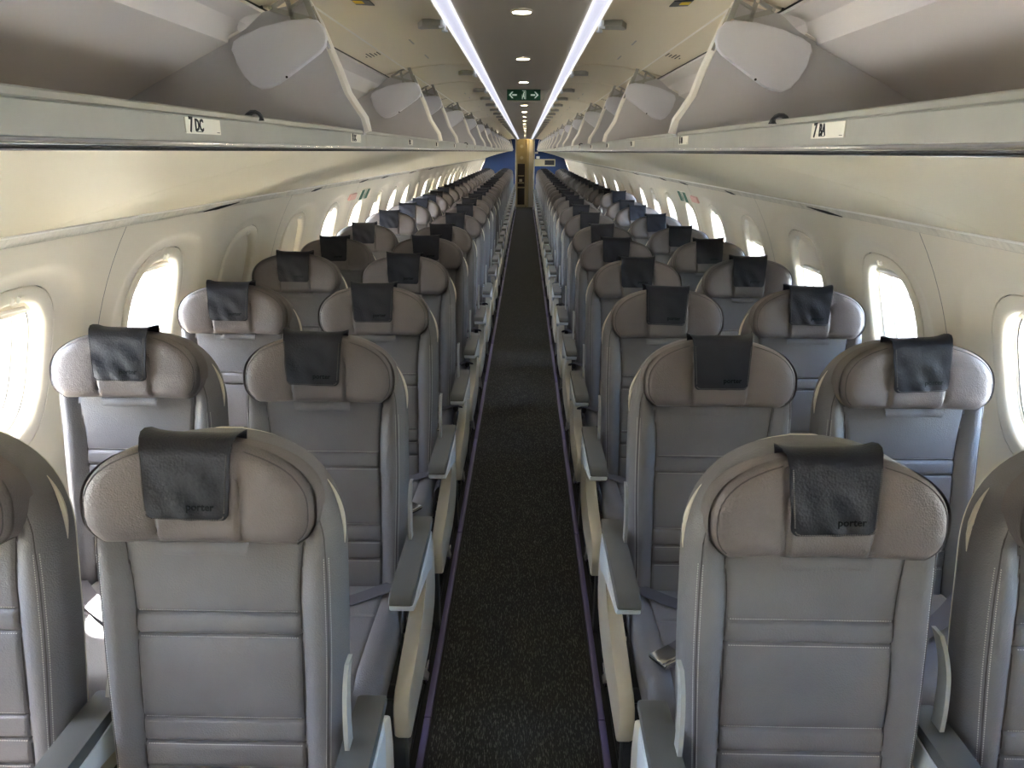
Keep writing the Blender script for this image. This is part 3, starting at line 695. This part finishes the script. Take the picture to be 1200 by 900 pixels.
# headrest
HW_, HZ0, HZC, HZT, HF = 0.199, 1.017, 1.083, 1.196, -0.060
def head_w(z):
    if z >= HZC:
        q = min(1, (z-HZC)/(HZT-HZC)); return max(0.03, HW_*(1-q**2.25)**(1/2.25))
    q = (HZC-z)/(HZC-HZ0); return HW_-0.036*q**3.2
head_d = outline_dist(head_w, HZ0, HZT)
HS = 0.070
def head_y(x, z):
    u = abs(x); y = HF+roll(head_d(x, z), 0.028, 0.030)
    y += 0.006*math.exp(-((u-HS)/0.0032)**2)
    if u > HS: y -= 0.010*math.sin(min(1, (u-HS)/0.10)*PI/2)
    else: y += 0.004*(1-(u/HS)**2)-0.006
    return y
def build_headrest():
    xs = [0, 0.025, 0.05, 0.062, 0.066, 0.070, 0.074, 0.078, 0.09, 0.11, 0.13, 0.15, 0.166, 0.178, 0.187, 0.194, 0.199, 0.2015, HW_]
    us = [-x/HW_ for x in xs[::-1]][:-1]+[x/HW_ for x in xs]
    zs = sorted({HZ0, HZ0+0.0008, HZ0+0.003, HZ0+0.007, HZ0+0.013, HZ0+0.022, HZ0+0.034, HZ0+0.05, HZC-0.008} | {HZC+(HZT-HZC)*math.sin(t) for t in lin(0.08, PI/2-0.01, 20)} | {HZT})
    def col(u, z):
        # seams stay vertical in the middle, squeeze only outside
        return u*head_w(z)
    def fr(i, j):
        z = zs[i]; x = col(us[j], z); return bk(x, head_y(x, z), z)
    def bb(i, j):
        z = zs[i]; x = col(us[j], z); return bk(x, 0.004-roll(head_d(x, z), 0.012, 0.010), z)
    return grid_pad(fr, bb, len(zs), len(us))
def head_piping():
    bm = bmesh.new(); pts = []
    zs = [HZ0+0.012]+lin(HZ0+0.02, HZC, 6)+[HZC+(HZT-HZC)*math.sin(t) for t in lin(0.1, PI/2-0.15, 14)]
    ins = 0.010
    def p(sg, z):
        w = head_w(z)-ins*(1 if z < HZC+0.06 else 0.9); zz = z-(0 if z < HZC else ins*0.8*((z-HZC)/(HZT-HZC)))
        x = sg*w; return (x, zz)
    L = [p(1, z) for z in zs]; Rr = [p(-1, z) for z in zs[::-1]]
    for x, z in L+Rr: pts.append(bk(x, head_y(x, z)-0.0004, z))
    tube(bm, pts, 0.0013, 5)
    return bm
def build_cover():
    W = 0.0755
    prof = [(0.0, 1.150, 0), (0.0, 1.190, 0), (-0.010, 1.2035, 0), (-0.030, 1.2055, 0), (HF+0.010, 1.2035, 0), (HF-0.004, 1.196, 0)]
    zs = [1.067+(z-1.0655)*0.83 for z in (1.205, 1.195, 1.18, 1.165, 1.15, 1.135, 1.12, 1.105, 1.092, 1.082, 1.077, 1.073, 1.069, 1.0655)]
    nu = 15; us = lin(-1, 1, nu)
    rows = []
    for (y, z, _), ex in zip(prof, (0.002, 0.003, 0.007, 0.009, 0.006, 0.002)):
        rows.append([(u*(W+ex*abs(u)**3), y-0.000, z+0.007*(abs(u)**6)) for u in us])
    for z in zs:
        k = (1.183-z)/(1.183-1.067); w = W-0.007*k
        cut = 0.0
        if z < 1.0795: cut = 0.014*(1-math.sqrt(max(0, 1-((1.0795-z)/0.014)**2)))
        w -= cut
        r = []
        for u in us:
            x = u*w; xx = min(abs(x), 0.055)
            y = HF-0.010-0.002*math.sin(9*u+z*60)*k-0.0015*math.sin(u*4+z*95)
            y = min(y, HF-0.007) - 0.004*sstep(1.19, 1.12, z)*0.5
            y += 0.0*z
            r.append((x, y, z))
        rows.append(r)
    T = 0.0028
    def fr(i, j): return bk(*rows[i][j])
    def bb(i, j):
        x, y, z = rows[i][j]
        a = rows[max(0, i-1)][j]; b = rows[min(len(rows)-1, i+1)][j]
        dy, dz = b[1]-a[1], b[2]-a[2]; LL = math.hypot(dy, dz) or 1
        return bk(x, y-dz/LL*T, z+dy/LL*T) if True else None
    bm = grid_pad(fr, bb, len(rows), nu)
    return bm
def cover_stitch():
    bm = bmesh.new()
    W = 0.0755
    pts = []
    def yy(z): return HF-0.0165-0.002*sstep(1.19, 1.12, z)
    for z in lin(1.18, 1.084, 30): pts.append((W-0.007*(1.183-z)/0.116-0.004, z))
    for t in lin(0, PI/2, 5)[1:]: pts.append((0.0585+0.0060*math.cos(t), 1.0775-0.0065*math.sin(t)+0.001))
    xs = lin(0.056, -0.056, 30)
    for x in xs: pts.append((x, 1.0705))
    full = pts+[(-a, b) for a, b in pts[:34][::-1]]
    for (x, z) in full:
        box(bm, x-0.0009, x+0.0009, yy(z)-0.0012, yy(z)+0.0012, z-0.0009, z+0.0009)
    for v in bm.verts: v.co = Vector(bk(*v.co))
    return bm
def build_tag():
    rows = [(HF+0.024, 1.026), (HF+0.014, 1.013), (HF+0.012, 1.001), (HF+0.016, 0.995), (HF+0.026, 0.999)]
    us = lin(-1, 1, 9); T = 0.0025
    def fr(i, j): return bk(us[j]*(0.078-0.002*i)+0.004, rows[i][0]+0.002*math.sin(5*us[j]), rows[i][1]+0.0015*math.sin(3*us[j]))
    def bb(i, j): p = fr(i, j); return (p[0], p[1]+T, p[2])
    return grid_pad(fr, bb, len(rows), 9)
def build_stitch():
    bm = bmesh.new(); e = 0.0006
    def dash(x0, x1, z0, z1):
        xm, zm = (x0+x1)/2, (z0+z1)/2; y = body_y(xm, zm)
        box(bm, x0, x1, y-0.0006, y+0.002, z0, z1)
    for q in SEAMS:
        up = 1 if q in (SEAMS[0], SEAMS[2]) else -1
        x = -0.142
        while x < 0.142:
            dash(x, x+0.0022, q+0.0042*up-e, q+0.0042*up+e); x += 0.0045
    for sg in (-1, 1):
        for off in (0.199, 0.206):
            z = 0.50
            while z < 0.98:
                x = sg*off*body_w(z)/BW; dash(x-e, x+e, z, z+0.0022); z += 0.0045
    for v in bm.verts: v.co = Vector(bk(*v.co))
    return bm
def side_seam():
    bm = bmesh.new()
    for sg in (-1, 1):
        zs = lin(0.48, BZC, 14)+[BZC+(BZT-BZC)*math.sin(t) for t in lin(0.15, PI/2-0.35, 10)]
        pts = []
        for z in zs:
            x = sg*(body_w(z)-0.0175*(1 if z < BZC else 1.05)); pts.append(bk(x, body_y(x, z)-0.0002, z-(0.006 if z > BZC+0.05 else 0)))
        tube(bm, pts, 0.0013, 5)
    return bm
# cushion
def cush_z(x, y):
    u = abs(x); W = 0.222
    d = min(W-u, (y+0.50) if u < 0.18 else max(0, 0.04-math.hypot(u-0.182, min(0, y+0.46))) if y < -0.46 else min(W-u, y+0.50))
    z = 0.482+0.012*sstep(-0.05, -0.40, y)-0.05*sstep(-0.43, -0.50, y)*0.6
    z -= roll(d, 0.035, 0.045)
    z -= 0.006*math.exp(-((u-0.160)/0.004)**2)
    z += 0.006*sstep(0.16, 0.19, u)
    if u < 0.16: z -= 0.005*math.exp(-((y+0.20)/0.004)**2)
    return z
def build_cushion():
    xs = [0, 0.04, 0.08, 0.12, 0.148, 0.156, 0.160, 0.164, 0.172, 0.185, 0.198, 0.208, 0.215, 0.219, 0.2215, 0.222]
    xx = [-x for x in xs[::-1]][:-1]+xs
    ys = [-0.50, -0.499, -0.496, -0.49, -0.48, -0.468, -0.455, -0.43, -0.40, -0.34, -0.28, -0.212, -0.206, -0.200, -0.194, -0.188, -0.12, -0.06, 0.0, 0.03]
    def shrink(x, y):
        if y < -0.46:
            k = (-0.46-y)/0.04; lim = 0.182+0.04*math.sqrt(max(0, 1-k*k)); return math.copysign(min(abs(x), abs(x)*lim/0.222), x)
        return x
    def fr(i, j): x = shrink(xx[j], ys[i]); return (x, ys[i], cush_z(x, ys[i]))
    def bb(i, j): x = shrink(xx[j], ys[i]); return (x*0.985, ys[i]*0.99, 0.385)
    return grid_pad(fr, bb, len(ys), len(xx))
def ribbon(bm, pts, w, t=0.0018, wd=None):
    """strap along pts, width vector computed horizontally"""
    P = [Vector(p) for p in pts]; n = len(P); A = []
    for i, p in enumerate(P):
        d = P[min(n-1, i+1)]-P[max(0, i-1)]; d.normalize()
        side = Vector(wd) if wd else d.cross(Vector((0, 0, 1)))
        side.normalize(); nn = side.cross(d); nn.normalize()
        A.append([bm.verts.new(p+side*w/2*a+nn*t*b) for a, b in ((-1, 0), (1, 0), (1, 1), (-1, 1))])
    for a, b in zip(A, A[1:]):
        for k in range(4): bm.faces.new((a[k], a[(k+1) % 4], b[(k+1) % 4], b[k]))
    bm.faces.new(A[0]); bm.faces.new(A[-1][::-1])
def smooth_path(pts, n=5):
    out = []
    P = [Vector(p) for p in pts]
    for i in range(len(P)-1):
        p0 = P[max(0, i-1)]; p1 = P[i]; p2 = P[i+1]; p3 = P[min(len(P)-1, i+2)]
        for k in range(n):
            t = k/n
            out.append(0.5*((2*p1)+(p2-p0)*t+(2*p0-5*p1+4*p2-p3)*t*t+(3*p1-p0-3*p2+p3)*t**3))
    out.append(P[-1]); return out

MESH = {}
def keep(key, name, bm, mat, smooth=35):
    o = finish(name, bm, mat, None, smooth); MESH[key] = o.data; bpy.data.objects.remove(o)
keep('backrest', 'backrest', build_backrest(), M['leather'], 50)
keep('seat_shell', 'seat_shell', build_shell(), M['shell'])
for sg in (-1, 1):
    bm = bmesh.new(); zz = lin(0.985, 1.105, 12)
    tube(bm, [bk(sg*(body_w(z)+0.0005), 0.050, z) for z in zz], [0.0006+0.0055*math.sin(PI*k/11) for k in range(12)], 6)
    keep(('shell_edge', sg), 'shell_edge', bm, M['shell'])
    bm = bmesh.new(); pts = []
    for z in lin(0.47, 1.10, 40):
        x = sg*(0.150+0.012*sstep(0.9, 1.05, z)-0.0005); pts.append(bk(x, body_y(x, z)-0.0008, z))
    tube(bm, pts, 0.0012, 5); keep(('bolster_seam', sg), 'bolster_seam', bm, M['seam'])
keep('headrest', 'headrest', build_headrest(), M['leather_warm'], 50)
keep('head_piping', 'piping', head_piping(), M['seam'])
keep('cover', 'headrest_cover', build_cover(), M['cover'], 60)
keep('cover_stitch', 'stitching', cover_stitch(), M['seam'], 0)
keep('tag', 'pull_strap', build_tag(), M['leather'], 60)
keep('stitch', 'stitching', build_stitch(), M['thread'], 0)
keep('side_seam', 'side_seam', side_seam(), M['seam'])
keep('cushion', 'seat_cushion', build_cushion(), M['leather'], 50)
tm = text_mesh('porter', 0.0175); tm.materials.append(M['emboss']); MESH['logo'] = tm
# tray table and pocket on the rear of the shell
bm = bmesh.new()
box(bm, -0.185, 0.185, 0.106, 0.120, 0.66, 0.90, 0.006)
for v in bm.verts: v.co = Vector(bk(*v.co))
keep('tray', 'tray_table', bm, M['arm_white'])
bm = bmesh.new(); box(bm, -0.18, 0.18, 0.104, 0.124, 0.32, 0.60, 0.006)
for v in bm.verts: v.co = Vector(bk(*v.co))
keep('pocket', 'seat_pocket', bm, M['belt'])
for s in (-1, 1):                     # s = side of the seat on which the armrest stands
    for kind in ('aisle', 'middle'):
        xc = s*0.2575
        def X(a, b): return tuple(sorted((xc+s*a, xc+s*b)))
        k = (kind, s)
        bm = bmesh.new()
        top = 0.648
        pts = [(-0.355, top-0.030), (-0.362, top-0.020), (-0.358, top-0.008), (-0.345, top-0.001), (-0.32, top), (-0.02, top), (0.055, top-0.001), (0.062, top-0.006), (0.062, top-0.024), (-0.05, top-0.026), (-0.32, top-0.030)]
        hw_ = 0.029
        prism(bm, pts, 'x', *X(-hw_, hw_), 0.006); keep(('pad',)+k, 'armrest_pad', bm, M['arm_pad'], 40)
        bm = bmesh.new()
        pts = [(-0.345, 0.602), (-0.360, 0.612), (-0.362, 0.624), (-0.32, 0.6215), (-0.05, 0.6215), (0.015, 0.6215), (0.02, 0.58), (0.015, 0.562), (0.0, 0.56), (-0.10, 0.585), (-0.30, 0.598)]
        prism(bm, pts, 'x', *X(-0.027, 0.031), 0.004); keep(('armbody',)+k, 'armrest_body', bm, M['arm_white'], 40)
        bm = bmesh.new()     # upright link behind the pad
        h = 0.79 if kind == 'aisle' else 0.86
        xl = xc-s*0.020
        if kind == 'aisle': P = smooth_path([(xl, -0.060, 0.58), (xl, -0.072, 0.66), (xl, -0.068, 0.73), (xl, -0.055, 0.775), (xl, -0.035, 0.80)], 4)
        elif s > 0: xl = xc; P = smooth_path([(xl, 0.03, 0.60), (xl, 0.07, 0.68), (xl, 0.125, 0.76), (xl, 0.19, 0.83), (xl, 0.25, 0.865)], 4)
        else: xl = xc; P = smooth_path([(xl, 0.0, 0.60), (xl, 0.0, 0.68), (xl, 0.01, 0.75), (xl, 0.03, 0.79), (xl, 0.055, 0.815)], 4)
        ribbon(bm, P, 0.030, 0.008, wd=(0, 1, 0)); keep(('link',)+k, 'armrest_link', bm, M['link'], 30)
    # aisle-side panel
    bm = bmesh.new()
    pts = [(-0.385, 0.262), (-0.402, 0.280), (-0.408, 0.34), (-0.400, 0.375), (-0.37, 0.395), (-0.25, 0.415), (-0.12, 0.440), (-0.05, 0.480), (-0.02, 0.53), (-0.012, 0.56), (0.01, 0.575), (0.09, 0.565), (0.135, 0.53), (0.15, 0.45), (0.145, 0.36), (0.12, 0.31), (0.05, 0.275), (-0.05, 0.262)]
    prism(bm, pts, 'x', *sorted((s*0.236, s*0.276)), 0.007); keep(('panel', s), 'side_panel', bm, M['shell'], 40)
    bm = bmesh.new()
    pts = [(-0.35, 0.606), (-0.05, 0.618), (0.0, 0.612), (0.01, 0.56), (0.005, 0.53), (-0.02, 0.52), (-0.10, 0.560)]
    prism(bm, pts, 'x', *sorted((s*0.2765, s*0.290)), 0.004); keep(('armside', s), 'armrest_side_plate', bm, M['arm_white'], 40)
    bm = bmesh.new(); prism(bm, [(-0.34, 0.004), (-0.29, 0.004), (-0.30, 0.28), (-0.35, 0.28)], 'x', *sorted((s*0.222, s*0.252)), 0.004); keep(('fleg', s), 'leg', bm, M['leg'])
    bm = bmesh.new(); prism(bm, [(0.12, 0.02), (0.16, 0.02), (-0.18, 0.37), (-0.23, 0.37)], 'x', *sorted((s*0.228, s*0.248)), 0.003); keep(('rleg', s), 'leg', bm, M['bracket'])
    bm = bmesh.new(); box(bm, *sorted((s*0.205, s*0.245)), 0.10, 0.19, 0.022, 0.05, 0.004); box(bm, *sorted((s*0.215, s*0.235)), -0.36, 0.12, 0.022, 0.034); keep(('foot', s), 'track_fitting', bm, M['steel'])
bm = bmesh.new()
for y in (-0.33, -0.06): tube(bm, [(-0.235, y, 0.355), (0.235, y, 0.355)], 0.019, 10)
box(bm, -0.2, 0.2, -0.42, 0.02, 0.374, 0.386); keep('frame', 'seat_frame', bm, M['leg'])
for s in (-1, 1):
    # strap variants lying on the cushion (s = side they start from)
    def cz(x, y, e=0.004): return (x, y, cush_z(x, y)+e)
    bm = bmesh.new(); ribbon(bm, smooth_path([(s*0.232, -0.035, 0.46), (s*0.228, -0.06, 0.505), cz(s*0.17, -0.085, 0.012), cz(s*0.09, -0.13), cz(s*0.02, -0.17, 0.006), cz(-s*0.05, -0.21, 0.005)]), 0.046)
    keep(('strap', s), 'belt_strap', bm, M['belt'], 50)
    bm = bmesh.new(); ribbon(bm, smooth_path([(s*0.232, -0.10, 0.44), (s*0.240, -0.12, 0.482), (s*0.228, -0.16, 0.478), (s*0.226, -0.19, 0.40), (s*0.226, -0.17, 0.36)]), 0.046, wd=(0, 1, 0.25))
    keep(('loop', s), 'belt_loop', bm, M['belt'], 50)
    bm = bmesh.new(); ribbon(bm, smooth_path([(-s*0.21, -0.05, 0.49), cz(-s*0.15, -0.12, 0.014), cz(-s*0.06, -0.21, 0.02), cz(s*0.03, -0.285, 0.03), cz(s*0.10, -0.34, 0.036), cz(s*0.155, -0.375, 0.024)]), 0.046)
    keep(('strap2', s), 'belt_strap', bm, M['belt'], 50)
    bm = bmesh.new(); box(bm, -0.028, 0.028, -0.036, 0.036, 0.0, 0.014, 0.004); box(bm, -0.022, 0.022, -0.040, 0.02, 0.013, 0.019, 0.003)
    Rm = Matrix.Translation(Vector(cz(s*0.165, -0.385, 0.014))) @ Matrix.Rotation(s*0.95, 4, 'Z'); bm.transform(Rm); keep(('buckle', s), 'belt_buckle', bm, M['steel'])
    bm = bmesh.new(); box(bm, -0.018, 0.018, -0.03, 0.03, 0.0, 0.004, 0.001)
    Rm = Matrix.Translation(Vector(cz(-s*0.06, -0.225, 0.003))) @ Matrix.Rotation(s*0.8, 4, 'Z'); bm.transform(Rm); keep(('tongue', s), 'belt_tongue', bm, M['steel'])

def part(key, name, parent, loc=None):
    o = bpy.data.objects.new(name, MESH[key]); COL.objects.link(o); o.parent = parent
    if loc: o.location = loc
    return o
ROWS = [1.138, 1.884, 2.640, 3.405, 4.165, 4.99, 5.913, 6.90]
while ROWS[-1] < YB-1.5: ROWS.append(ROWS[-1]+0.765)
LIFT = {(-1, 'a', 0): 0.0, (-1, 'w', 0): -0.01, (1, 'a', 0): -0.012, (-1, 'w', 1): 0.006, (1, 'w', 1): 0.0, (-1, 'w', 3): 0.012, (1, 'w', 9): 0.05, (-1, 'w', 6): 0.012, (1, 'a', 4): 0.006}
def make_seat(r, Y, s, pos):
    """s: side of the cabin; pos 'a' aisle, 'w' window"""
    o_ = ordn[r]
    kind = 'aisle' if pos == 'a' else 'window'
    if r == 0 and pos == 'a': lb = 'grey leather aisle seat in the first row, %s, its headrest cover lettered porter' % SD[s]
    elif r == 0: lb = 'grey leather window seat cut off by the photo edge in the first row, %s' % SD[s]
    elif r == 1 and pos == 'a' and s > 0: lb = 'grey aisle seat in the second row with a chrome belt buckle on its cushion'
    elif r == 1 and pos == 'w' and s < 0: lb = 'grey window seat in the second row with sunlight on its cushion, DC-sign side'
    else: lb = 'grey leather %s seat in the %s row, %s of the aisle' % (kind, o_, SD[s])
    t = thing('aircraft_seat', lb, 'seat', (s*(0.53 if pos == 'a' else 1.043)+random.uniform(-0.002, 0.002), Y, 0), '%s seats on the %s' % (kind, SD[s]))
    near = r < 7
    b = part('backrest', 'backrest', t)
    part('side_seam', 'side_seam', b)
    if r < 4:
        q = part('stitch', 'stitching', b); q['kind'] = 'stuff'
    sl = part('seat_shell', 'seat_shell', t)
    if r < 12:
        for sg in (-1, 1): part(('shell_edge', sg), 'shell_edge', sl); part(('bolster_seam', sg), 'bolster_seam', b)
    dh = LIFT.get((s, pos, r), random.choice([0, 0, 0, 0.004, -0.004, 0.008])); jit = random.uniform(-0.004, 0.004)
    off = (jit, dh*SA, dh*CA)
    h = part('headrest', 'headrest', t, off)
    h['label'] = 'warmer taupe leather headrest'
    if r < 12: part('head_piping', 'piping', h)
    part('tag', 'pull_strap', h)
    c = part('cover', 'headrest_cover', t, (off[0]-0.004+random.uniform(-0.006, 0.006), off[1], off[2])); c['label'] = 'dark navy leather headrest cover'
    rot = random.uniform(-0.03, 0.03)
    if (s, pos, r) == (1, 'w', 1): rot = -0.05
    ctr = Vector(bk(0, HF, 1.2)); c.location = Vector(c.location)+ctr-(Matrix.Rotation(rot, 3, 'Y') @ ctr); c.rotation_euler = (0, rot, 0)
    if r < 3:
        q = part('cover_stitch', 'stitching', c); q['kind'] = 'stuff'
    if r < 5:
        lo = part('logo', 'lettering', c); lo.location = bk(0.026, HF-0.0200, 1.092); lo.rotation_euler = (PI/2-AN*1.0, 0, 0)
    part('cushion', 'seat_cushion', t)
    part('frame', 'seat_frame', t)
    if near: part('tray', 'tray_table', t); part('pocket', 'seat_pocket', t)
    arm_side = -s                     # armrest towards the aisle for both seats
    k = ('aisle' if pos == 'a' else 'middle', arm_side)
    part(('pad',)+k, 'armrest_pad', t); part(('armbody',)+k, 'armrest_body', t); part(('link',)+k, 'armrest_link', t)
    if pos == 'a':
        part(('panel', arm_side), 'side_panel', t); part(('armside', arm_side), 'armrest_side_plate', t)
    part(('fleg', arm_side), 'leg', t); part(('rleg', arm_side), 'leg', t); part(('foot', arm_side), 'track_fitting', t)
    if r < 9:
        part(('strap', arm_side), 'belt_strap', t)
        if pos == 'a': part(('loop', arm_side), 'belt_loop', t)
        if (r, s, pos) != (1, -1, 'a') and (r % 2 == 1 or pos == 'w' or (r, s) == (2, -1)):
            part(('strap2', arm_side), 'belt_strap', t); part(('buckle', arm_side), 'belt_buckle', t)
        else: part(('tongue', arm_side), 'belt_tongue', t)
    return t
for r, Y in enumerate(ROWS):
    for s in (-1, 1):
        make_seat(r, Y, s, 'a'); make_seat(r, Y, s, 'w')

# ------------------------------------------------------------------ outside: apron, wings, engine pods
bm = bmesh.new(); box(bm, -400, 400, -400, 400, -2.9, -2.7)
struct(finish('ground', bm, M['apron'], None, 0))
bm = bmesh.new(); box(bm, 9.0, 9.3, -60, 120, -2.7, -2.69)
gm = finish('ground_marking', bm, M['yellow'], None, 0); struct(gm)
for s in (-1, 1):
    t = thing('wing', 'white aircraft wing outside the windows, %s' % SD[s], 'wing', (s*1.35, 7.0, -0.75), 'wings outside the windows')
    bm = bmesh.new()
    def sec(x, y0, y1, z, th): return [(x, y0, z), (x, y0+(y1-y0)*0.3, z+th), (x, y1, z), (x, y0+(y1-y0)*0.4, z-th*0.6)]
    A = [bm.verts.new(p) for p in sec(0, -1.5, 4.0, 0, 0.35)]; B = [bm.verts.new(p) for p in sec(s*15, 6.5, 8.0, 1.3, 0.10)]
    for k in range(4): bm.faces.new((A[k], A[(k+1) % 4], B[(k+1) % 4], B[k]))
    bm.faces.new(A); bm.faces.new(B[::-1]); finish('wing_box', bm, M['arm_white'], t, 30)
    e = thing('engine_pod', 'blue and white engine pod under the wing, %s' % SD[s], 'engine', (s*5.2, 4.7, -1.25), 'engine pods outside the windows')
    bm = bmesh.new(); tube(bm, [(0, y, 0) for y in (0, 0.1, 0.4, 1.2, 2.4, 3.2)], [0.86, 0.95, 1.02, 1.05, 0.92, 0.62], 28); finish('cowling', bm, M['blue'], e, 40)
    bm = bmesh.new(); tube(bm, [(0, -0.06, 0), (0, 0.05, 0)], [0.84, 0.93], 28); finish('inlet_ring', bm, M['steel'], e, 40)
